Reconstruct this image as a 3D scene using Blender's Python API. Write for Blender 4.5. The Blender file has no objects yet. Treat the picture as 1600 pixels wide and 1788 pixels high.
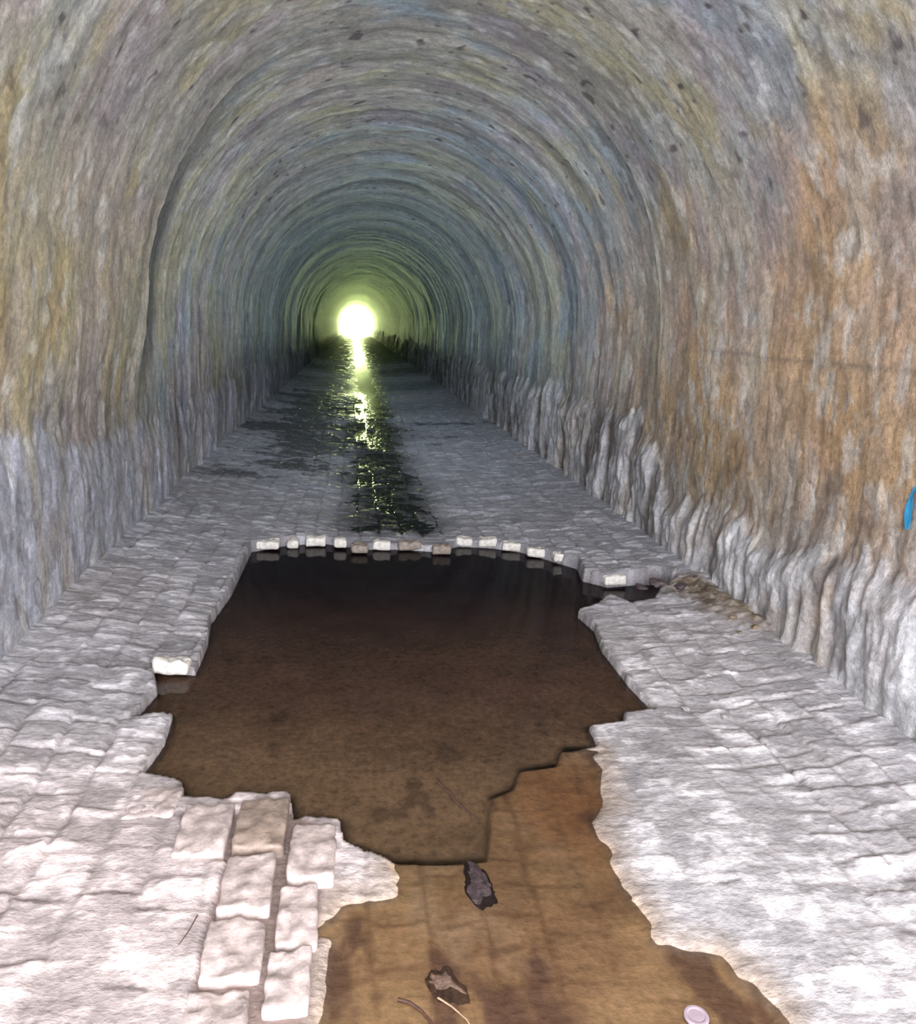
import bpy, bmesh, math, random
import numpy as np
from mathutils import Matrix, Vector

random.seed(4)
scene = bpy.context.scene
try:
    scene.view_settings.view_transform = 'Standard'
except Exception:
    pass

# ------------------------------------------------------------------ camera
F = 1400.0
CAM = np.array([-0.436, 0.0, 1.56])
VP = (616.0, 564.0)

def cam_basis(theta):
    d = np.array([(VP[0]-800)/F, -(VP[1]-894)/F, -1.0]); d /= np.linalg.norm(d)
    u0 = np.array([0, 1.0, 0]); u0 = u0 - u0.dot(d)*d; u0 /= np.linalg.norm(u0)
    rg = np.cross(d, u0)
    u = math.cos(theta)*u0 + math.sin(theta)*rg
    r = np.cross(d, u)
    return np.stack([r, d, u], axis=1)      # world -> cam

def proj(M, p):
    c = M @ (np.array(p)-CAM)
    return 800+F*c[0]/-c[2], 894-F*c[1]/-c[2]

best = None
for t in np.linspace(-6, 8, 281):
    M = cam_basis(math.radians(t))
    e = 0
    for (x, tgt) in ((-2.0, -0.92), (2.0, 0.70)):
        for yy in (5.0, 9.0):
            a, b = proj(M, (x, yy, -0.01))
            e += (math.atan2(b-VP[1], abs(a-VP[0]))-math.atan(abs(tgt)))**2
    if best is None or e < best[0]:
        best = (e, t)
THETA = math.radians(best[1])
M = cam_basis(THETA)

def floor_pt(px, py, z=-0.16):
    c = np.array([(px-800)/F, -(py-894)/F, -1.0])
    w = M.T @ c
    k = (z-CAM[2])/w[2]
    return CAM + k*w

cam_data = bpy.data.cameras.new("camera")
cam = bpy.data.objects.new("camera", cam_data)
scene.collection.objects.link(cam)
cam_data.sensor_fit = 'HORIZONTAL'
cam_data.sensor_width = 36
cam_data.lens = F*36/1600
cam_data.clip_end = 400
mw = Matrix([[*M.T[0]], [*M.T[1]], [*M.T[2]]]).to_4x4()
mw.translation = Vector(CAM)
cam.matrix_world = mw
scene.camera = cam

# ------------------------------------------------------------------ noise
def _tab(seed):
    return np.random.RandomState(seed).rand(256, 256)
_T = {}
def vn(u, v, seed=0):
    if seed not in _T: _T[seed] = _tab(seed+11)
    T = _T[seed]
    iu = np.floor(u).astype(int); iv = np.floor(v).astype(int)
    fu = u-iu; fv = v-iv
    fu = fu*fu*(3-2*fu); fv = fv*fv*(3-2*fv)
    a = T[iu & 255, iv & 255]; b = T[(iu+1) & 255, iv & 255]
    c = T[iu & 255, (iv+1) & 255]; d = T[(iu+1) & 255, (iv+1) & 255]
    return ((a*(1-fu)+b*fu)*(1-fv)+(c*(1-fu)+d*fu)*fv)
def fbm(u, v, o=3, seed=0):
    r = 0; a = 1; s = 0
    for i in range(o):
        r = r+a*vn(u*2**i+i*17.3, v*2**i+i*5.1, seed+i); s += a; a *= .5
    return r/s*2-1          # -1..1
def sm(a, b, x):
    t = np.clip((x-a)/(b-a), 0, 1); return t*t*(3-2*t)
def mixc(c, col, m):
    m = np.asarray(m)[..., None]
    return c*(1-m)+np.array(col)*m

# ------------------------------------------------------------------ mesh grid
def grid_mesh(name, P, tint, wet=None, flip=False, mat=None, suv=None):
    nr, nc = P.shape[:2]
    me = bpy.data.meshes.new(name)
    me.vertices.add(nr*nc)
    me.vertices.foreach_set('co', P.reshape(-1).astype(np.float32))
    i = np.arange(nr*nc).reshape(nr, nc)
    q = np.stack([i[:-1, :-1], i[:-1, 1:], i[1:, 1:], i[1:, :-1]], -1).reshape(-1, 4)
    if flip: q = q[:, ::-1]
    nf = len(q)
    me.loops.add(nf*4); me.loops.foreach_set('vertex_index', q.reshape(-1).astype(np.int32))
    me.polygons.add(nf)
    me.polygons.foreach_set('loop_start', np.arange(0, nf*4, 4, dtype=np.int32))
    me.polygons.foreach_set('use_smooth', np.ones(nf, dtype=bool))
    me.update(calc_edges=True)
    at = me.attributes.new('tint', 'FLOAT_COLOR', 'POINT')
    c4 = np.ones((nr*nc, 4), dtype=np.float32); c4[:, :3] = np.clip(tint.reshape(-1, 3), 0, 1)
    at.data.foreach_set('color', c4.reshape(-1))
    if wet is not None:
        aw = me.attributes.new('wet', 'FLOAT', 'POINT')
        aw.data.foreach_set('value', wet.reshape(-1).astype(np.float32))
    if suv is not None:
        av = me.attributes.new('suv', 'FLOAT_VECTOR', 'POINT')
        av.data.foreach_set('vector', suv.reshape(-1).astype(np.float32))
    me.validate()
    ob = bpy.data.objects.new(name, me)
    scene.collection.objects.link(ob)
    if mat: me.materials.append(mat)
    return ob

# ------------------------------------------------------------------ materials
def nt(name):
    m = bpy.data.materials.new(name); m.use_nodes = True
    n = m.node_tree.nodes; l = m.node_tree.links
    n.clear()
    out = n.new('ShaderNodeOutputMaterial')
    return m, n, l, out

def mr(n, l, src, a, b, c, d):
    r = n.new('ShaderNodeMapRange'); r.inputs[1].default_value = a; r.inputs[2].default_value = b
    r.inputs[3].default_value = c; r.inputs[4].default_value = d
    l.new(src, r.inputs[0]); return r.outputs[0]
def mth(n, l, op, a, b, c=None):
    m = n.new('ShaderNodeMath'); m.operation = op
    for i, v in enumerate((a, b, c)):
        if v is None: continue
        if isinstance(v, (int, float)): m.inputs[i].default_value = v
        else: l.new(v, m.inputs[i])
    return m.outputs[0]

def wall_mat():
    m, n, l, out = nt("worn_masonry_lining")
    b = n.new('ShaderNodeBsdfPrincipled'); l.new(b.outputs[0], out.inputs[0])
    tc = n.new('ShaderNodeTexCoord')
    su = n.new('ShaderNodeAttribute'); su.attribute_name = 'suv'
    wn = n.new('ShaderNodeTexNoise'); wn.inputs['Scale'].default_value = 8; wn.inputs['Detail'].default_value = 4
    l.new(tc.outputs['Object'], wn.inputs['Vector'])
    ws = n.new('ShaderNodeVectorMath'); ws.operation = 'MULTIPLY_ADD'
    l.new(wn.outputs['Color'], ws.inputs[0]); ws.inputs[1].default_value = (.16, .065, 0); l.new(su.outputs['Vector'], ws.inputs[2])
    br = n.new('ShaderNodeTexBrick')
    br.offset = .5; br.inputs['Scale'].default_value = 1; br.inputs['Brick Width'].default_value = .22; br.inputs['Row Height'].default_value = .10
    br.inputs['Mortar Size'].default_value = .022; br.inputs['Mortar Smooth'].default_value = 1; br.inputs['Bias'].default_value = 0
    br.inputs['Color1'].default_value = (0, 0, 0, 1); br.inputs['Color2'].default_value = (1, 1, 1, 1); br.inputs['Mortar'].default_value = (.5, .5, .5, 1)
    l.new(ws.outputs[0], br.inputs['Vector'])
    mp2 = n.new('ShaderNodeMapping'); mp2.inputs['Scale'].default_value = (9, 14, 1)
    l.new(ws.outputs[0], mp2.inputs[0])
    n1 = n.new('ShaderNodeTexNoise'); n1.noise_dimensions = '2D'; n1.inputs['Scale'].default_value = 1; n1.inputs['Detail'].default_value = 5; n1.inputs['Roughness'].default_value = .75
    l.new(mp2.outputs[0], n1.inputs['Vector'])
    n2 = n.new('ShaderNodeTexNoise'); n2.inputs['Scale'].default_value = 36; n2.inputs['Detail'].default_value = 6; n2.inputs['Roughness'].default_value = .78
    l.new(tc.outputs['Object'], n2.inputs['Vector'])
    n3 = n.new('ShaderNodeTexNoise'); n3.inputs['Scale'].default_value = 3; n3.inputs['Detail'].default_value = 3
    l.new(tc.outputs['Object'], n3.inputs['Vector'])
    at = n.new('ShaderNodeAttribute'); at.attribute_name = 'tint'
    mort = mth(n, l, 'MULTIPLY', br.outputs['Fac'], mr(n, l, n3.outputs[0], .42, .64, 0, 1))
    f = mth(n, l, 'MULTIPLY', mr(n, l, n1.outputs[0], .3, .7, .76, 1.24), mr(n, l, n2.outputs[0], .3, .7, .62, 1.38))
    f = mth(n, l, 'MULTIPLY', f, mr(n, l, br.outputs['Color'], 0, 1, .86, 1.14))
    f = mth(n, l, 'MULTIPLY', f, mr(n, l, mort, 0, 1, 1.02, .86))
    vm = n.new('ShaderNodeVectorMath'); vm.operation = 'SCALE'
    l.new(at.outputs['Color'], vm.inputs[0]); l.new(f, vm.inputs['Scale'])
    l.new(vm.outputs[0], b.inputs['Base Color'])
    h = mth(n, l, 'MULTIPLY_ADD', n2.outputs[0], 1.0, mth(n, l, 'MULTIPLY', n1.outputs[0], .7))
    h = mth(n, l, 'MULTIPLY_ADD', br.outputs['Color'], .24, h)
    h = mth(n, l, 'MULTIPLY_ADD', mort, -.25, h)
    bp = n.new('ShaderNodeBump'); bp.inputs['Strength'].default_value = .65; bp.inputs['Distance'].default_value = .017
    l.new(h, bp.inputs['Height']); l.new(bp.outputs[0], b.inputs['Normal'])
    b.inputs['Roughness'].default_value = .5
    b.inputs['Specular IOR Level'].default_value = .5
    return m

def surf_mat(name, scale_vec, bump=0.5, dist=0.01, cvar=0.35, rough=0.85, fine=60):
    m, n, l, out = nt(name)
    b = n.new('ShaderNodeBsdfPrincipled'); l.new(b.outputs[0], out.inputs[0])
    tc = n.new('ShaderNodeTexCoord')
    mp = n.new('ShaderNodeMapping'); mp.inputs['Scale'].default_value = scale_vec
    l.new(tc.outputs['Object'], mp.inputs[0])
    n1 = n.new('ShaderNodeTexNoise'); n1.inputs['Scale'].default_value = 1; n1.inputs['Detail'].default_value = 5
    n1.inputs['Roughness'].default_value = .65
    l.new(mp.outputs[0], n1.inputs['Vector'])
    n2 = n.new('ShaderNodeTexNoise'); n2.inputs['Scale'].default_value = fine; n2.inputs['Detail'].default_value = 4
    l.new(tc.outputs['Object'], n2.inputs['Vector'])
    at = n.new('ShaderNodeAttribute'); at.attribute_name = 'tint'
    f = mth(n, l, 'MULTIPLY', mr(n, l, n1.outputs[0], .3, .7, 1-cvar, 1+cvar), mr(n, l, n2.outputs[0], .3, .7, 1-cvar*.8, 1+cvar*.8))
    vm = n.new('ShaderNodeVectorMath'); vm.operation = 'SCALE'
    l.new(at.outputs['Color'], vm.inputs[0]); l.new(f, vm.inputs['Scale'])
    l.new(vm.outputs[0], b.inputs['Base Color'])
    h = mth(n, l, 'MULTIPLY_ADD', n2.outputs[0], .5, n1.outputs[0])
    bp = n.new('ShaderNodeBump'); bp.inputs['Strength'].default_value = bump; bp.inputs['Distance'].default_value = dist
    l.new(h, bp.inputs['Height']); l.new(bp.outputs[0], b.inputs['Normal'])
    aw = n.new('ShaderNodeAttribute'); aw.attribute_name = 'wet'
    l.new(mr(n, l, aw.outputs['Fac'], 0, 1, rough, .25), b.inputs['Roughness'])
    b.inputs['Specular IOR Level'].default_value = .5
    return m

def flat_mat(name, col, rough=.8, cvar=.3, scale=30, bump=.5):
    m, n, l, out = nt(name)
    b = n.new('ShaderNodeBsdfPrincipled'); l.new(b.outputs[0], out.inputs[0])
    tc = n.new('ShaderNodeTexCoord')
    n1 = n.new('ShaderNodeTexNoise'); n1.inputs['Scale'].default_value = scale; n1.inputs['Detail'].default_value = 6; n1.inputs['Roughness'].default_value = .65
    l.new(tc.outputs['Object'], n1.inputs['Vector'])
    cr = n.new('ShaderNodeValToRGB')
    cr.color_ramp.elements[0].position = .3; cr.color_ramp.elements[1].position = .7
    cr.color_ramp.elements[0].color = (*[c*(1-cvar) for c in col], 1)
    cr.color_ramp.elements[1].color = (*[min(1, c*(1+cvar)) for c in col], 1)
    l.new(n1.outputs[0], cr.inputs[0]); l.new(cr.outputs[0], b.inputs['Base Color'])
    bp = n.new('ShaderNodeBump'); bp.inputs['Strength'].default_value = bump; bp.inputs['Distance'].default_value = .006
    l.new(n1.outputs[0], bp.inputs['Height']); l.new(bp.outputs[0], b.inputs['Normal'])
    b.inputs['Roughness'].default_value = rough
    return m

def water_mat(name, tint, rough, bscale, bstr, murk=False, spec=.9, fade=None, bdist=.01):
    m, n, l, out = nt(name)
    tr = n.new('ShaderNodeBsdfTransparent'); tr.inputs[0].default_value = (*tint, 1)
    body = tr
    gl = n.new('ShaderNodeBsdfGlossy'); gl.inputs['Roughness'].default_value = rough
    gl.inputs[0].default_value = (spec, spec, spec, 1)
    fr = n.new('ShaderNodeFresnel'); fr.inputs[0].default_value = 1.33
    mx = n.new('ShaderNodeMixShader')
    tc = n.new('ShaderNodeTexCoord')
    if murk:
        at = n.new('ShaderNodeAttribute'); at.attribute_name = 'tint'
        am = n.new('ShaderNodeAttribute'); am.attribute_name = 'wet'
        nn = n.new('ShaderNodeTexNoise'); nn.inputs['Scale'].default_value = 30; nn.inputs['Detail'].default_value = 6; nn.inputs['Roughness'].default_value = .8
        l.new(tc.outputs['Object'], nn.inputs['Vector'])
        vm = n.new('ShaderNodeVectorMath'); vm.operation = 'SCALE'
        l.new(at.outputs['Color'], vm.inputs[0]); l.new(mr(n, l, nn.outputs[0], .3, .7, .5, 1.5), vm.inputs['Scale'])
        df = n.new('ShaderNodeBsdfDiffuse'); l.new(vm.outputs[0], df.inputs[0])
        m0 = n.new('ShaderNodeMixShader')
        l.new(am.outputs['Fac'], m0.inputs[0]); l.new(tr.outputs[0], m0.inputs[1]); l.new(df.outputs[0], m0.inputs[2])
        body = m0
    mp = n.new('ShaderNodeMapping'); mp.inputs['Scale'].default_value = bscale
    l.new(tc.outputs['Object'], mp.inputs[0])
    no = n.new('ShaderNodeTexNoise'); no.inputs['Scale'].default_value = 1; no.inputs['Detail'].default_value = 1
    l.new(mp.outputs[0], no.inputs['Vector'])
    bp = n.new('ShaderNodeBump'); bp.inputs['Strength'].default_value = bstr; bp.inputs['Distance'].default_value = bdist
    if fade:
        sx = n.new('ShaderNodeSeparateXYZ'); l.new(tc.outputs['Object'], sx.inputs[0])
        l.new(mr(n, l, sx.outputs[1], fade[0], fade[1], fade[2], fade[3]), bp.inputs['Strength'])
    l.new(no.outputs[0], bp.inputs['Height'])
    l.new(bp.outputs[0], gl.inputs['Normal']); l.new(bp.outputs[0], fr.inputs['Normal'])
    l.new(fr.outputs[0], mx.inputs[0]); l.new(body.outputs[0], mx.inputs[1]); l.new(gl.outputs[0], mx.inputs[2])
    l.new(mx.outputs[0], out.inputs[0])
    return m

M_WALL = wall_mat()
M_FLOOR = surf_mat("worn_stone_setts", (9.0, 18.0, 9.0), bump=.8, dist=.012, cvar=.2, rough=.58, fine=48)
M_WATER = water_mat("murky_water", (.97, .93, .88), .07, (5, 5, 5), .08, True, .5)
M_STREAM = water_mat("stream_water", (.10, .10, .10), .04, (20, 16, 20), .3, False, .8, (7, 22, 1.0, .015), .022)

# ------------------------------------------------------------------ floor
ZW = -0.170
PIT_PX = [(438, 955), (500, 944), (560, 940), (640, 951), (700, 951), (760, 955), (800, 946), (860, 949), (910, 956),
          (960, 970), (1010, 985), (1020, 1006), (1062, 1016), (1110, 1012), (1155, 1012), (1184, 1028), (1152, 1044), (1142, 1060),
          (1100, 1062), (1064, 1046), (1040, 1062), (1012, 1068), (1040, 1092), (1054, 1128), (1080, 1160), (1108, 1195), (1148, 1234),
          (1092, 1240), (1090, 1266), (1030, 1272), (1044, 1304), (985, 1308), (978, 1334), (912, 1344), (902, 1374),
          (860, 1392), (862, 1440), (856, 1502), (780, 1508), (690, 1506), (600, 1474), (592, 1436), (512, 1432), (505, 1394), (412, 1392),
          (400, 1404), (320, 1400), (316, 1370), (244, 1358), (286, 1300), (299, 1254), (228, 1250), (272, 1200),
          (264, 1160), (340, 1166), (360, 1118), (366, 1080), (402, 1030), (428, 975)]
POOL_PX = [(700, 1400), (860, 1330), (960, 1285), (1042, 1312), (1062, 1400), (1046, 1440), (1098, 1550), (1160, 1640), (1262, 1668),
           (1325, 1730), (1385, 1800), (1500, 2050), (500, 2050), (548, 1800), (560, 1655), (512, 1640), (590, 1575), (678, 1560), (690, 1490)]
SETT_PX = [(314, 1406), (505, 1398), (588, 1446), (556, 1640), (540, 1815), (308, 1815), (352, 1600), (386, 1500), (314, 1488)]
PIT = np.array([floor_pt(x, y, -0.165 if y > 1250 else -0.13)[:2] for x, y in PIT_PX])
POOL = np.array([floor_pt(x, y, ZW)[:2] for x, y in POOL_PX])
SETT = np.array([floor_pt(x, y, ZW+.04)[:2] for x, y in SETT_PX])
MUD0 = floor_pt(1205, 1030, -.08)[:2]; MUD1 = floor_pt(1325, 1088, -.05)[:2]
RED0 = floor_pt(990, 1400, ZW)[:2]

def sdf(poly, X, Y):
    """negative inside"""
    d = np.full(X.shape, 1e9); ins = np.zeros(X.shape, bool)
    n = len(poly)
    for i in range(n):
        x0, y0 = poly[i]; x1, y1 = poly[(i+1) % n]
        dx, dy = x1-x0, y1-y0
        t = np.clip(((X-x0)*dx+(Y-y0)*dy)/(dx*dx+dy*dy+1e-12), 0, 1)
        d = np.minimum(d, (X-x0-t*dx)**2+(Y-y0-t*dy)**2)
        c = ((y0 > Y) != (y1 > Y)) & (X < (x1-x0)*(Y-y0)/(y1-y0+1e-12)+x0)
        ins ^= c
    d = np.sqrt(d)
    return np.where(ins, -d, d)

def macro(x, y):
    t = sm(2.5, 6.0, y)
    return -0.185+0.065*t+0.03*x*x

BW, BL = .172, .225
def bricks(X, Y):
    xw = X+.03*fbm(X*1.5, Y*1.5, 2, 31)+.013*fbm(X*9, Y*9, 2, 35)
    yw = Y+.05*fbm(X*1.5, Y*1.5, 2, 33)+.022*fbm(X*9, Y*9, 2, 36)
    col = np.floor(xw/BW).astype(int)
    rs = np.random.RandomState(5).rand(512)
    bl = BL*(.58+.6*np.random.RandomState(9).rand(512)[col & 511])
    yo = yw+rs[col & 511]*BL
    row = np.floor(yo/bl).astype(int)
    R = np.random.RandomState(6).rand(512, 512)
    h = R[col & 511, row & 511]; h2 = R[(col+77) & 511, (row+31) & 511]; h3 = R[(col+17) & 511, (row+131) & 511]
    fx = xw/BW-col; fy = yo/bl-row
    dx = np.minimum(fx, 1-fx)*BW; dy = np.minimum(fy, 1-fy)*bl
    e = np.minimum(dx, dy)
    j = sm(0, .020, e+.009*fbm(X*18, Y*18, 2, 38))
    worn = sm(-.5, .2, fbm(X*2.5, Y*2.5, 3, 39))
    j = 1-(1-j)*(.30+.70*worn)
    tilt = (fx-.5)*(h2-.5)+(fy-.5)*(h3-.3)
    return h, j, tilt, h2

def floor_field(X, Y):
    z = macro(X, Y)
    far = 1-sm(14, 22, Y)
    chan = sm(6.25, 6.6, Y)
    xc = -.06+.07*fbm(Y*.5, Y*0, 3, 3)
    wch = .38+.18*fbm(Y*.9, Y*0+2, 3, 5)*(1-.7*sm(18, 26, Y))
    cprof = chan*np.exp(-((X-xc)/wch)**2)
    z = z-.022*cprof+chan*.012*sm(.42, .65, np.abs(X-xc))
    h, j, tilt, h2 = bricks(X, Y)
    near = 1-sm(5.5, 8, Y)
    nearleft = (1-sm(3.0, 3.8, Y))*(1-sm(-.3, .3, X))
    rough = fbm(X*11, Y*11, 4, 8)
    rip = fbm(X*9+1.5*rough, Y*22, 3, 12)
    z = z+far*((h-.5)*(.008+.002*near+.008*nearleft)+(j-1)*(.007+.006*nearleft)+tilt*.020+rough*.009+rip*.005)
    z = z+cprof*far*(.012*rough+.010*(j-1)+.020*(h-.45))
    z = z+.008*fbm(X*3, Y*2.2, 3, 15)
    sp = sdf(PIT, X, Y); so = sdf(POOL, X, Y)
    wob = .015*fbm(X*12, Y*12, 2, 44)
    inp = 1-sm(-.05, .03, so+wob*2)
    nearmask = 1-sm(3.6, 5.0, Y)
    dry = np.maximum(z, ZW+.012+.02*sm(0, .4, so)+.3*(z-macro(X, Y)))
    z = z*(1-nearmask)+dry*nearmask
    zp = ZW-.020+.55*(z-macro(X, Y))*1.0
    zp = np.minimum(zp, ZW-.005+.003*rough)
    z = z*(1-inp)+zp*inp
    gap = 1-sm(-.03, .0, sdf(SETT, X, Y))
    z = z*(1-gap)+np.minimum(z, ZW+.010)*gap
    ax = MUD1-MUD0; t = np.clip(((X-MUD0[0])*ax[0]+(Y-MUD0[1])*ax[1])/(ax@ax), 0, 1)
    dm = np.hypot(X-MUD0[0]-t*ax[0], Y-MUD0[1]-t*ax[1])
    mud = 1-sm(.03, .28, dm+.10*rough+.08*fbm(X*5, Y*5, 3, 47))
    z = z+mud*(.010+.025*t+.022*rough+.018*fbm(X*25, Y*25, 2, 49))
    softb = .022+.07*(1-sm(-.06, .02, so))
    pit = 1-sm(-softb, -.002, sp+wob*.12)
    zb = -0.42+.05*fbm(X*1.8, Y*1.8, 3, 21)+.02*rough
    z = z*(1-pit)+zb*pit
    # colour
    C = np.zeros(X.shape+(3,))+np.array([.53, .515, .545])
    C = mixc(C, (.66, .56, .55), (1-sm(2.4, 3.4, Y))*(1-sm(-.7, .3, X))*.8)
    v = 1+.20*fbm(X*1.3, Y*1.3, 3, 51)+.16*(h2-.5)+.24*rough
    C = C*v[..., None]
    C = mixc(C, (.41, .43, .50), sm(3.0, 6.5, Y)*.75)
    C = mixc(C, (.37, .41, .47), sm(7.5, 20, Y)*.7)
    C = C*(1+.15*(h2-.5))[..., None]
    ridge_glint = sm(.0, .5, rip+.5*rough)  # highlights on the ridges, painted in as paler colour
    C = C*(1-.26*(1-ridge_glint)+.26*ridge_glint)[..., None]
    C = mixc(C, (.22, .19, .185), (1-j)*.40*far)
    stain = sm(.15, .6, fbm(X*1.1, Y*.8, 3, 61))
    C = mixc(C, (.30, .26, .24), stain*.35*sm(3.0, 5, Y))
    side = .85*np.exp(-((X+1.05)/.65)**2)*sm(7.5, 9.5, Y)*(1-sm(18, 24, Y))-.20*sm(.4, 1.2, X)
    damp = sm(.10, .45, fbm(X*1.1+4, Y*1.3, 4, 66)+side+.6*rough+.5*rip-.15)*sm(6.8, 8.8, Y)
    C = mixc(C, (.03, .033, .038), damp*.85)
    ch = chan*np.exp(-((X-xc)/(wch+.08+.16*rough+.10*rip))**4)
    C = mixc(C, (.016, .016, .016), ch*.93)
    C = mixc(C, (.21, .155, .095), mud*.85)
    C = mixc(C, (.07, .05, .04), mud*sm(-.1, .4, -rough)*.7)
    # silt under water
    silt = np.clip(inp*1.15, 0, 1)
    sc = np.zeros(C.shape)+np.array([.76, .54, .33])
    sc = mixc(sc, (.54, .35, .22), sm(-.05, .55, fbm(X*3, Y*3, 3, 71))*.7)
    sc = mixc(sc, (.82, .66, .50), sm(.05, .6, fbm(X*6, Y*4, 4, 75))*.5)
    sc = mixc(sc, (.66, .33, .17), np.exp(-(((X-RED0[0])/.22)**2+((Y-RED0[1])/.35)**2))*.7)
    sc = mixc(sc, (.20, .11, .11), sm(.12, .42, fbm(X*7, Y*3.2, 4, 77)+.2*rough)*.7)
    sc = mixc(sc, (.28, .16, .10), (1-j)*.50)
    C = C*(1-silt[..., None])+sc*silt[..., None]
    edge = (1-sm(.0, .13, so+wob*2))*(1-inp)*(sp > 0)
    C = mixc(C, (.37, .30, .25), edge*.8)
    C = mixc(C, (.22, .16, .14), gap*.85)
    pc = np.zeros(C.shape)+np.array([.20, .12, .06])
    pc = mixc(pc, (.05, .03, .025), sm(2.6, 5.2, Y))
    C = C*(1-pit[..., None])+pc*pit[..., None]
    rim = (1-sm(.0, .02, np.abs(sp)))*(1-inp)
    C = mixc(C, (.10, .07, .06), rim*.35)
    wet = np.clip(damp*.6+ch+inp+edge+mud*.3+.7*sm(2.5, 6, Y)*ridge_glint, 0, 1)
    return z, C, wet

ys = np.concatenate([np.arange(-4, 1.5, .25), np.arange(1.5, 6.7, .0095), np.arange(6.7, 14, .025), np.arange(14, 30, .09), np.arange(30, 114.01, .5)])
xs = np.linspace(-2.12, 2.12, 460)
X, Y = np.meshgrid(xs, ys)
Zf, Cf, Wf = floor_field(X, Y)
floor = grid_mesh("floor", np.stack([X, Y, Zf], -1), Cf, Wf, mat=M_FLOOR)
floor["kind"] = "structure"

# ------------------------------------------------------------------ tunnel lining
RW = 2.06
SP = 1.56
def lining(side, S, Y):
    hw = SP+.3
    La = math.pi*RW
    Zl = np.where(S < hw, S-.3, np.where(S > hw+La, (2*hw+La-S)-.3, 9))
    left = S < hw+La*.5
    ztrue = np.where(S < hw, S-.3, np.where(S > hw+La, Zl, SP+RW*np.sin(np.clip((S-hw)/RW, 0, math.pi))))
    far = 1-.75*sm(14, 24, Y)
    wob = .08*fbm(S*.7, Y*0, 2, 91)
    d = np.zeros(S.shape)
    YR = Y-6.35-wob
    low = sm(.8, 1.7, ztrue)
    crown = 1-.95*np.exp(-((S-hw-La*.5)/1.9)**4)
    stepa = np.where(left, .11, .05)*low*crown
    d += stepa*(1-sm(-.015, .015, YR))
    Yh = Y+.07*fbm(S*1.4, Y*.5, 3, 93)
    hoop = fbm(Yh*3.0, S*.25, 2, 95)
    hoopf = fbm(Yh*9, S*.9, 3, 97)
    hz = sm(4.0, 7.5, Y)*np.where(left, .8, 1.0)
    d += hz*(.018*hoop+.010*hoopf)*(1-.5*sm(20, 30, Y))
    d += far*.006*fbm(Y*8, S*3, 3, 101)
    d += far*.005*fbm(Y*18, S*9, 3, 107)
    d += .03*fbm(Y*.8, S*.8, 3, 111)
    d += far*.010*fbm(Y*10, S*10, 3, 115)
    d += .60*sm(100, 113, Y)
    # lower crust
    zp_l = .74+.14*fbm(Y*.9, Y*0+3, 3, 121)+.05*fbm(Y*4, Y*0, 2, 123)+.22*(1-sm(3.5, 5.5, Y))
    zr_near = .46+.18*fbm(Y*1.6, Y*0+8, 2, 131)
    zr_far = .88+.24*fbm(Y*1.2, Y*0+5, 3, 135)
    tt = sm(5.9, 6.6, Y)
    zp_r = zr_near*(1-tt)+zr_far*tt
    zp = np.where(left, zp_l, zp_r)
    brk = fbm(Y*7, S*2.4, 4, 137)
    brk2 = fbm(Y*20, S*3.5, 3, 139)
    zz = ztrue-zp+np.where(left, .14, .16)*brk+np.where(left, .07, .08)*brk2
    inpl = 1-sm(-.05, .05, zz)
    dsp = np.where(left, 1-sm(-.30, .12, ztrue-zp), 1-sm(-.17, .06, ztrue-zp+.06*brk))
    ledge = 1-sm(-.02, .02, zz)
    fcol = fbm(Y*4.6+.5*fbm(S*2, Y*2, 2, 147), S*1.2, 3, 141)
    colm = sm(-.40, .20, fcol)
    lump = fbm(Y*6, S*4.5, 4, 145)
    flute2 = fbm(Y*16, S*4, 3, 143)
    amp = np.where(left, .003+.020*sm(5.5, 8, Y), .044)
    base = np.where(left, .03, .032)
    d += dsp*(base+amp*(1.0*colm-.4)+.6*amp*lump+.6*amp*flute2)+ledge*np.where(left, .006, .014)
    # colours
    C = np.zeros(S.shape+(3,))+np.array([.335, .315, .285])
    m1 = fbm(Y*1.0, S*.8, 4, 151); m2 = fbm(Y*2.2, S*1.6, 4, 155); m3 = fbm(Y*6, S*3.4, 4, 159)
    C = mixc(C, (.24, .305, .37), sm(-.25, .3, m1+.4*m3)*.9)
    C = mixc(C, (.37, .34, .20), sm(-.05, .35, m2+.35*m3)*.65)
    C = mixc(C, (.34, .27, .32), sm(-.05, .35, fbm(Y*2+9, S*1.6, 4, 161))*.48)
    w = np.where(left, np.exp(-((ztrue-1.7)/1.0)**2)*.85*(1-sm(5.8, 8, Y)), np.exp(-((ztrue-1.35)/1.1)**2)*1.0*(1-sm(6.0, 10, Y)))
    on = sm(.05, .3, w)
    w = np.clip(w+on*(.55*m1+.3*m3+.3*m2), 0, 1)
    oc = np.where(left[..., None], np.array([.37, .295, .135]), np.array([.44, .275, .145]))
    C = C*(1-.78*w[..., None])+oc*.78*w[..., None]
    C = mixc(C, (.30, .19, .10), w*sm(0, .5, m2)*.5)
    C = mixc(C, (.48, .43, .37), w*sm(0.05, .45, fbm(Y*4.5, S*1.2, 4, 163))*.6)
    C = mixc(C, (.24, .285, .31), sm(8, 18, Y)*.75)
    # crust colours
    pcx = np.where(left[..., None], np.array([.43, .45, .52]), np.array([.55, .55, .58]))
    pcx = pcx*(1+.30*lump+.30*flute2)[..., None]
    gapm = (1-sm(-.30, -.02, fcol))
    pcx = mixc(pcx, (.13, .10, .08), gapm*.75*np.where(left, .12+.55*sm(5, 8, Y), 1))
    pcx = mixc(pcx, (.38, .28, .19), sm(.05, .4, m2)*np.where(left, .20, .35))
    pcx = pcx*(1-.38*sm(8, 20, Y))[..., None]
    kk = inpl*np.clip(1-.35*sm(.05, .45, m3), 0, 1)
    C = C*(1-kk[..., None])+pcx*kk[..., None]
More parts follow.
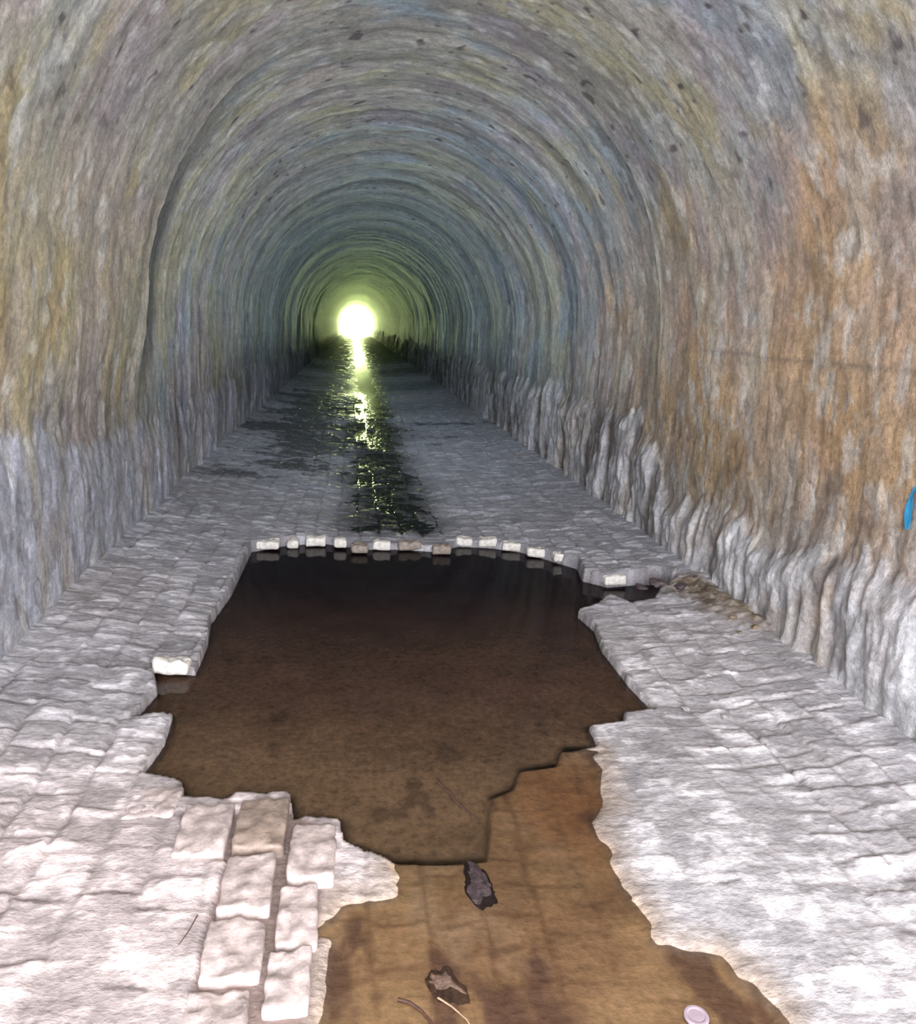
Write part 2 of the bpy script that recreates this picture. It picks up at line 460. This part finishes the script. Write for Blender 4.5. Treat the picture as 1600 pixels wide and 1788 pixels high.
    och = sm(.15, .45, fbm(Y*11, S*.8, 3, 197))*inpl*left
    C = mixc(C, (.33, .27, .17), och*.45)
    drip = sm(.12, .45, fbm(Y*13, S*1.5, 3, 195)-.5*np.clip(zz, 0, 3))*(1-inpl)
    C = mixc(C, (.52, .50, .48), drip*.6)
    C = C*(1+hz*(.40*hoop+.55*hoopf))[..., None]
    C = mixc(C, (.10, .08, .07), np.exp(-((ztrue-1.50-.03*fbm(Y*1.5, Y*0, 2, 191))/.012)**2)*.4*(1-sm(5, 6.3, Y))*np.where(left, 0, 1))
    sp_ = vn(Y*9, S*9, 171)*vn(Y*21, S*17, 173)
    C = mixc(C, (.06, .04, .045), sm(.58, .68, sp_)*.9*sm(1.8, 3, ztrue))
    soft = 1-.55*inpl*left
    st = sm(.12, .45, fbm(Y*11, S*6, 4, 181)+.3*m2)
    C = mixc(C, (.58, .59, .58), st*.42)
    dk = sm(.15, .5, fbm(Y*13, S*7, 4, 185))
    C = mixc(C, (.09, .075, .07), dk*.36*soft)
    C = C*(1+.24*m3*soft)[..., None]
    # shadow in the return of the lining step, painted into the colour
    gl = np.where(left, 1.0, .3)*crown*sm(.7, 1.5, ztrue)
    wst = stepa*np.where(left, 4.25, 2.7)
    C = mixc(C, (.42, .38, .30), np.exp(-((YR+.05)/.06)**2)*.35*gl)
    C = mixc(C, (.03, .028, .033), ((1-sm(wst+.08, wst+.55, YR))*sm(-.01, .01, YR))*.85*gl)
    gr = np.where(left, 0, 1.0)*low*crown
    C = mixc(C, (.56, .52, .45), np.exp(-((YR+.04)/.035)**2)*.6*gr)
    C = C*(1-.55*sm(34, 60, Y)-.30*sm(75, 95, Y))[..., None]  # colour dimmed towards the exit to hold back its glare
    wet = np.clip(.2+.25*m2, 0, 1)
    return d, C, wet

def lining_pos(S, Y, d):
    hw = SP+.3; La = math.pi*RW
    a = np.clip((S-hw)/RW, 0, math.pi)
    cx = -np.cos(a); cz = np.sin(a)
    R = RW-d
    x = cx*R
    z = np.where(S < hw, S-.3, np.where(S > hw+La, 2*hw+La-S-.3, SP+cz*R))
    return np.stack([x, Y, z], -1)

yw = np.concatenate([np.arange(-4, 1.5, .25), np.arange(1.5, 9.5, .0155), np.arange(9.5, 20, .045), np.arange(20, 40, .12), np.arange(40, 114.01, .4)])
hw = SP+.3; La = math.pi*RW
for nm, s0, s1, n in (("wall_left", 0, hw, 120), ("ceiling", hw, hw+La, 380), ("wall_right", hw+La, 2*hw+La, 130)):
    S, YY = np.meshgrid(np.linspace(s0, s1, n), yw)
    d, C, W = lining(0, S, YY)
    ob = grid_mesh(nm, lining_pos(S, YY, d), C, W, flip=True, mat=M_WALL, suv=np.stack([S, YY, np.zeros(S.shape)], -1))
    ob["kind"] = "structure"

# ------------------------------------------------------------------ water
def label(o, lab, cat, group=None):
    o["label"] = lab; o["category"] = cat
    if group: o["group"] = group

def flat_grid(name, x0, x1, y0, y1, nx, ny, zf, mat):
    gx, gy = np.meshgrid(np.linspace(x0, x1, nx), np.linspace(y0, y1, ny))
    P = np.stack([gx, gy, zf(gx, gy)], -1)
    return grid_mesh(name, P, np.ones(P.shape), mat=mat)

cells = .02
gx = np.arange(-1.9, 2.0, cells); gy = np.arange(.6, 6.8, cells)
GX, GY = np.meshgrid(gx, gy)
SPIT = sdf(PIT, GX, GY); SPOOL = sdf(POOL, GX, GY)
SD = np.minimum(SPIT, SPOOL)
keep = (np.minimum(np.minimum(SD[:-1, :-1], SD[1:, :-1]), np.minimum(SD[:-1, 1:], SD[1:, 1:])) < .05)
idx = np.arange(GX.size).reshape(GX.shape)
q = np.stack([idx[:-1, :-1], idx[:-1, 1:], idx[1:, 1:], idx[1:, :-1]], -1)[keep]
used = np.unique(q); rem = np.full(GX.size, -1); rem[used] = np.arange(len(used))
co = np.stack([GX.ravel()[used], GY.ravel()[used], np.full(len(used), ZW)], -1)
me = bpy.data.meshes.new("pool_water")
me.from_pydata(co.tolist(), [], rem[q].tolist())
murk = (1-sm(-1, .1, (SPIT+.008*fbm(GX*9, GY*9, 3, 301))/.045))*(.84+.13*sm(2.5, 3.6, GY))
wc = np.zeros(GX.shape+(3,))+np.array([.130, .083, .048])
wc = mixc(wc, (.060, .034, .023), sm(2.5, 3.8, GY))
wc = mixc(wc, (.011, .005, .007), sm(3.6, 5.4, GY))
wc = wc*(1+.3*fbm(GX*4, GY*5, 4, 305)+.15*fbm(GX*18, GY*18, 2, 309))[..., None]
blot = sm(.30, .55, fbm(GX*7, GY*5, 4, 311))*(1-.6*sm(3.2, 4.5, GY))
wc = mixc(wc, (.022, .012, .01), blot*.4)
c4 = np.ones((len(used), 4), dtype=np.float32); c4[:, :3] = wc.reshape(-1, 3)[used]
me.attributes.new('tint', 'FLOAT_COLOR', 'POINT').data.foreach_set('color', c4.ravel())
me.attributes.new('wet', 'FLOAT', 'POINT').data.foreach_set('value', murk.ravel()[used].astype(np.float32))
me.materials.append(M_WATER)
water = bpy.data.objects.new("pool_water", me); scene.collection.objects.link(water)
label(water, "still murky brown water filling the broken pit in the floor", "water")

stream = flat_grid("stream_water", -.72, .62, 6.5, 113, 12, 400,
                   lambda x, y: np.full(x.shape, -0.1325), M_STREAM)
label(stream, "thin shallow stream of dark water running along the tunnel floor", "water")

# ------------------------------------------------------------------ stones
def rock(name, loc, size, rot, seed, mat, rough=.25, ico=4):
    bm = bmesh.new()
    bmesh.ops.create_icosphere(bm, subdivisions=ico, radius=1)
    rs = np.random.RandomState(seed)
    planes = []
    for k in range(9):
        n = rs.randn(3); n /= np.linalg.norm(n); planes.append((n, .45+.4*rs.rand()))
    bm.verts.ensure_lookup_table()
    P = np.array([v.co[:] for v in bm.verts])
    for n, dd in planes:
        t = P @ n
        P = P-np.outer(np.clip(t-dd, 0, None)*.95, n)
    f = 1+rough*(fbm(P[:, 0]*1.6+seed, P[:, 1]*1.6+P[:, 2], 3, 400)+.6*fbm(P[:, 0]*4+seed, P[:, 1]*4-P[:, 2]*3, 3, 410))
    P = P*f[:, None]*np.array(size)*.5
    for v, p in zip(bm.verts, P): v.co = Vector(p)
    me = bpy.data.meshes.new(name); bm.to_mesh(me); bm.free()
    for p in me.polygons: p.use_smooth = True
    me.materials.append(mat)
    o = bpy.data.objects.new(name, me); scene.collection.objects.link(o)
    o.location = loc; o.rotation_euler = rot
    return o

def block(name, loc, size, rot, seed, mat, amp=.006, bev=.018, skew=.022):
    bm = bmesh.new()
    bmesh.ops.create_cube(bm, size=1)
    for v in bm.verts:
        v.co = Vector((v.co.x*size[0], v.co.y*size[1], v.co.z*size[2]))
    rs = np.random.RandomState(seed)
    for v in bm.verts:
        v.co -= Vector((rs.rand()*skew*np.sign(v.co.x)*size[0]/.19, rs.rand()*skew*1.5*np.sign(v.co.y)*size[0]/.19, (rs.rand()-.5)*.014 if v.co.z > 0 else 0))
    bmesh.ops.bevel(bm, geom=bm.edges[:], offset=bev, segments=3, profile=.6, affect='EDGES')
    bmesh.ops.subdivide_edges(bm, edges=[e for e in bm.edges if e.calc_length() > .035], cuts=9, use_grid_fill=True)
    bm.verts.ensure_lookup_table()
    P = np.array([v.co[:] for v in bm.verts])
    n0 = fbm(P[:, 0]*7+seed, P[:, 1]*7, 2, 190)
    n1 = fbm(P[:, 0]*16+seed, P[:, 1]*16+P[:, 2]*9, 3, 200)
    n2 = fbm(P[:, 0]*30+seed*3, P[:, 1]*55+P[:, 2]*20, 3, 210)
    for v, a, b, c in zip(bm.verts, n1, n2, n0):
        nn = v.co.normalized()
        v.co += Vector((nn.x, nn.y, nn.z))*(amp*(a+.6*b)) + Vector((0, 0, amp*(a*1.1+b*1.4+c*1.0) if v.co.z > 0 else 0))
    me = bpy.data.meshes.new(name); bm.to_mesh(me); bm.free()
    for p in me.polygons: p.use_smooth = True
    me.materials.append(mat)
    o = bpy.data.objects.new(name, me); scene.collection.objects.link(o)
    o.location = loc; o.rotation_euler = rot
    return o

M_SETT = flat_mat("pale_stone_sett", (.54, .455, .44), .65, .40, 20, 1.0)
M_SETT2 = flat_mat("grey_tan_stone_sett", (.32, .25, .21), .5, .40, 20, 1.0)
M_BRICK = flat_mat("lime_crusted_brick", (.66, .64, .60), .7, .3, 30)
M_BRICK2 = flat_mat("grey_brown_brick", (.27, .23, .20), .7, .4, 30)
M_DARK = flat_mat("wet_dark_stone", (.07, .05, .055), .35, .8, 60, 1)
M_GREY = flat_mat("grey_rubble", (.30, .28, .28), .6, .4, 40)
M_OCH = flat_mat("sandy_rubble", (.20, .155, .10), .85, .5, 50, 1)

ZT = ZW+.044
for k, (px, py, wpx, hpx, dz) in enumerate([(268, 1394, 94, 60, -.014), (357, 1444, 92, 92, .002), (456, 1438, 94, 88, .012), (546, 1483, 82, 100, .004),
                                      (434, 1538, 96, 100, .002), (409, 1650, 110, 110, -.003), (374, 1772, 122, 120, -.006),
                                      (519, 1591, 74, 104, -.003), (504, 1704, 82, 110, -.006)]):
    c_ = floor_pt(px, py, ZT)
    wx = (floor_pt(px+wpx/2, py, ZT)-floor_pt(px-wpx/2, py, ZT))[0]
    ly = floor_pt(px, py-hpx/2, ZT)[1]-floor_pt(px, py+hpx/2, ZT)[1]
    o = block("stone_sett", (c_[0], c_[1], ZT+dz-.06), (wx, ly, .12),
              (random.uniform(-.03, .03), random.uniform(-.04, .04), random.uniform(-.01, .02)), 40+k, M_SETT2 if k == 2 else M_SETT, amp=.007, bev=.015, skew=.010)
    label(o, "damp grey-tan stone sett tilted at the pit edge" if k == 2 else "pale rough stone sett standing proud at the pit edge", "stone block", "raised setts beside the pit")

# rim bricks along far lip
rimpx = [(468, 947, .19, 0), (512, 943, .10, 0), (552, 941, .17, 0), (594, 945, .11, 0), (628, 953, .13, 1), (667, 947, .15, 0), (716, 948, .20, 1),
         (771, 955, .16, 1), (811, 941, .15, 0), (852, 943, .16, 0), (893, 949, .16, 0), (937, 960, .16, 0), (986, 970, .20, 0), (1072, 1010, .17, 0), (300, 1158, .19, 0)]
for k, (px, py, w, t) in enumerate(rimpx):
    p = floor_pt(px, py, -0.11)
    o = block("rim_brick", (p[0], p[1]+.01, -0.126+random.uniform(-.008, .006)), (w, .13, .065), (random.uniform(-.06, .06), random.uniform(-.07, .07), random.uniform(-.10, .10)), 80+k,
              M_BRICK2 if t else M_BRICK, amp=.007, bev=.022, skew=.012)
    label(o, "brown worn brick at the broken lip of the pit" if t else "pale lime-crusted brick at the broken lip of the pit", "brick", "bricks along the lip of the pit")

# rocks in pool
p = floor_pt(838, 1550, ZW)
o = rock("stone", (p[0], p[1], ZW-.008), (.15, .29, .036), (0, .08, .30), 3, M_DARK, .35)
label(o, "dark ragged pointed stone half sunk in shallow orange water", "stone")
p = floor_pt(785, 1722, ZW)
o = rock("stone", (p[0], p[1], ZW-.009), (.11, .15, .028), (0, 0, .3), 9, flat_mat("silty_brown_stone", (.17, .11, .085), .45, .6, 50, 1), .4)
label(o, "small brown stone half sunk in shallow orange water", "stone")
for k, (px, py, s) in enumerate([(1150, 1028, .16), (1190, 1035, .12), (1120, 1030, .10), (1215, 1025, .08), (1200, 1222, .06), (1268, 1238, .05)]):
    p = floor_pt(px, py, -.08)
    o = rock("stone", (p[0], p[1], macro(p[0], p[1])+.01), (s, s*.8, s*.4), (0, 0, k), 20+k, M_GREY if k > 3 else M_DARK)
    label(o, "dark broken stone beside the crack in the floor" if k < 4 else "small grey pebble on the pale floor", "stone")
for k, (px, py, s) in enumerate([(1238, 1060, .045), (1262, 1052, .035), (1280, 1082, .05), (1305, 1070, .04), (1318, 1100, .055), (1338, 1090, .045), (1292, 1104, .035)]):
    p = floor_pt(px, py, -.04)
    o = rock("rubble_stone", (p[0], p[1], macro(p[0], p[1])+.024), (s, s*.8, s*.6), (0, 0, k*1.3), 60+k, M_OCH, .35, 3)
    label(o, "small dull sandy chunk in a rubble heap at the wall foot", "stone", "sandy rubble at the wall foot")

# twigs
def twig(name, pts, r, mat, lab):
    cu = bpy.data.curves.new(name, 'CURVE'); cu.dimensions = '3D'; cu.bevel_depth = r; cu.bevel_resolution = 2
    s = cu.splines.new('POLY'); s.points.add(len(pts)-1)
    for i, (px, py, z) in enumerate(pts):
        q = floor_pt(px, py, z); s.points[i].co = (*q, 1); s.points[i].radius = 1-.6*i/len(pts)
    cu.materials.append(mat)
    o = bpy.data.objects.new(name, cu); scene.collection.objects.link(o)
    dg = bpy.context.evaluated_depsgraph_get()
    me = bpy.data.meshes.new_from_object(o.evaluated_get(dg))
    bpy.data.objects.remove(o)
    o = bpy.data.objects.new(name, me); scene.collection.objects.link(o)
    label(o, lab, "twig")
M_TWIG = flat_mat("twig_bark", (.08, .04, .03), .6, .4, 60)
M_TWIG2 = flat_mat("bleached_twig", (.38, .27, .18), .6, .3, 60)
twig("twig", [(695, 1745, ZW), (715, 1750, ZW+.003), (735, 1764, ZW+.002), (752, 1782, ZW+.001), (760, 1800, ZW)], .005, M_TWIG, "dark curved twig lying in shallow orange water")
twig("twig", [(765, 1742, ZW+.002), (790, 1758, ZW+.004), (815, 1780, ZW+.002), (828, 1800, ZW)], .003, M_TWIG2, "pale thin twig lying in shallow orange water")
twig("twig", [(345, 1598, ZW+.05), (330, 1625, ZW+.045), (312, 1650, ZW+.04)], .002, M_TWIG, "thin reddish twig on pale stone setts")
twig("twig", [(762, 1362, ZW+.002), (785, 1384, ZW+.004), (798, 1402, ZW+.004), (830, 1428, ZW+.001)], .006, M_TWIG, "dark thin twig floating on the murky water")

# plastic lid
bm = bmesh.new()
prof = [(0, .004), (.021, .004), (.025, .006), (.031, .006), (.033, .003), (.033, -.004), (.030, -.004)]
rings = []
for r, z in prof:
    rings.append([bm.verts.new((max(r, .0005)*math.cos(a), max(r, .0005)*math.sin(a), z)) for a in np.linspace(0, 2*math.pi, 33)[:-1]])
for a, b in zip(rings[:-1], rings[1:]):
    for i in range(32):
        bm.faces.new([a[i], a[(i+1) % 32], b[(i+1) % 32], b[i]])
bm.faces.new(rings[0])
me = bpy.data.meshes.new("plastic_lid"); bm.to_mesh(me); bm.free()
me.materials.append(flat_mat("lilac_plastic", (.40, .32, .38), .3, .15, 20, .1))
p = floor_pt(1216, 1776, ZW)
o = bpy.data.objects.new("plastic_lid", me); scene.collection.objects.link(o); o.location = (p[0], p[1], ZW+.001)
label(o, "small round pale lilac plastic lid floating in shallow water", "lid")

# blue paint mark on the right wall
def wall_surface_x(y, z):
    S = np.array([[2*hw+La-(z+.3)]]); Yq = np.array([[y]])
    d, _, _ = lining(0, S, Yq)
    return RW-float(d[0, 0])
bm = bmesh.new()
cols = []
for (px, py, w) in [(1598, 850, .006), (1592, 868, .016), (1588, 888, .024), (1586, 905, .026), (1584, 924, .014)]:
    c = np.array([(px-800)/F, -(py-894)/F, -1.0]); wv = M.T @ c
    xx = 2.0
    for _ in range(6):
        k = (xx-CAM[0])/wv[0]; q = CAM+k*wv
        xx = wall_surface_x(q[1], q[2])-.014
    row = []
    for s in (-1, 0, 1):
        y_ = q[1]+s*w; row.append(bm.verts.new((wall_surface_x(y_, q[2])-.014, y_, q[2])))
    cols.append(row)
for a, b in zip(cols[:-1], cols[1:]):
    bm.faces.new([a[0], a[1], b[1], b[0]]); bm.faces.new([a[1], a[2], b[2], b[1]])
me = bpy.data.meshes.new("paint_mark"); bm.to_mesh(me); bm.free()
me.materials.append(flat_mat("blue_paint", (.03, .32, .62), .5, .2, 30, .1))
o = bpy.data.objects.new("paint_mark", me); scene.collection.objects.link(o)
label(o, "bright blue painted stroke on the ochre wall", "paint")

# ------------------------------------------------------------------ daylight beyond exit
me = bpy.data.meshes.new("daylight_backdrop")
bm = bmesh.new()
vs = [bm.verts.new(v) for v in ((-5, 118, -2), (5, 118, -2), (5, 118, 6), (-5, 118, 6))]
bm.faces.new(vs); bm.to_mesh(me); bm.free()
m, n, l, out = nt("overexposed_daylight")
e = n.new('ShaderNodeEmission'); e.inputs[0].default_value = (.84, 1, .42, 1); e.inputs[1].default_value = 60
l.new(e.outputs[0], out.inputs[0])
me.materials.append(m)
o = bpy.data.objects.new("daylight_backdrop", me); scene.collection.objects.link(o)
o["kind"] = "structure"
label(o, "overexposed sunlit greenery outside the tunnel mouth", "daylight")

# ------------------------------------------------------------------ lamps
def lamp(kind, name, loc, energy, col, rot=None, **kw):
    L = bpy.data.lights.new(name, kind); L.energy = energy; L.color = col
    for k, v in kw.items(): setattr(L, k, v)
    o = bpy.data.objects.new(name, L); scene.collection.objects.link(o); o.location = loc
    if rot: o.rotation_euler = rot
    return o
lamp('AREA', "mouth_daylight", (0, -2.6, 2.0), 720, (.96, .96, 1), (math.radians(88), 0, 0), shape='RECTANGLE', size=3.4, size_y=2.8)
lamp('POINT', "camera_flash", (-.38, .0, 1.76), 58, (1, .94, .95), shadow_soft_size=.02)
for (yy, en, c) in ((4.6, 62, (.88, .94, 1)), (8, 84, (.82, .92, 1)), (12, 76, (.78, .92, 1)), (17, 62, (.76, .93, 1)), (23, 46, (.74, .95, .96)), (31, 38, (.66, 1, .76)),
                    (42, 60, (.62, 1, .48)), (56, 120, (.66, 1, .30)), (72, 260, (.72, 1, .24)), (90, 420, (.76, 1, .22))):
    lamp('SPOT', "fill_uplight", (0.1, yy, .55), en, c, (math.pi, 0, 0), spot_size=math.radians(178), spot_blend=.5, shadow_soft_size=0.0)  # added unseen uplights to fill the vault; green ones extend the exit glow
for (yy, en) in ((8.5, 55), (11, 62), (14.5, 60), (19, 54), (25, 42), (33, 26)):
    lamp('SPOT', "fill_downlight", (0.1, yy, 3.0), en, (.80, .90, 1), (math.radians(12), 0, 0), spot_size=math.radians(112), spot_blend=1, shadow_soft_size=0.0)  # added unseen downlights that brighten the middle floor

w = bpy.data.worlds.new("world"); scene.world = w; w.use_nodes = True
w.node_tree.nodes['Background'].inputs[0].default_value = (.8, .88, 1, 1)
w.node_tree.nodes['Background'].inputs[1].default_value = .8
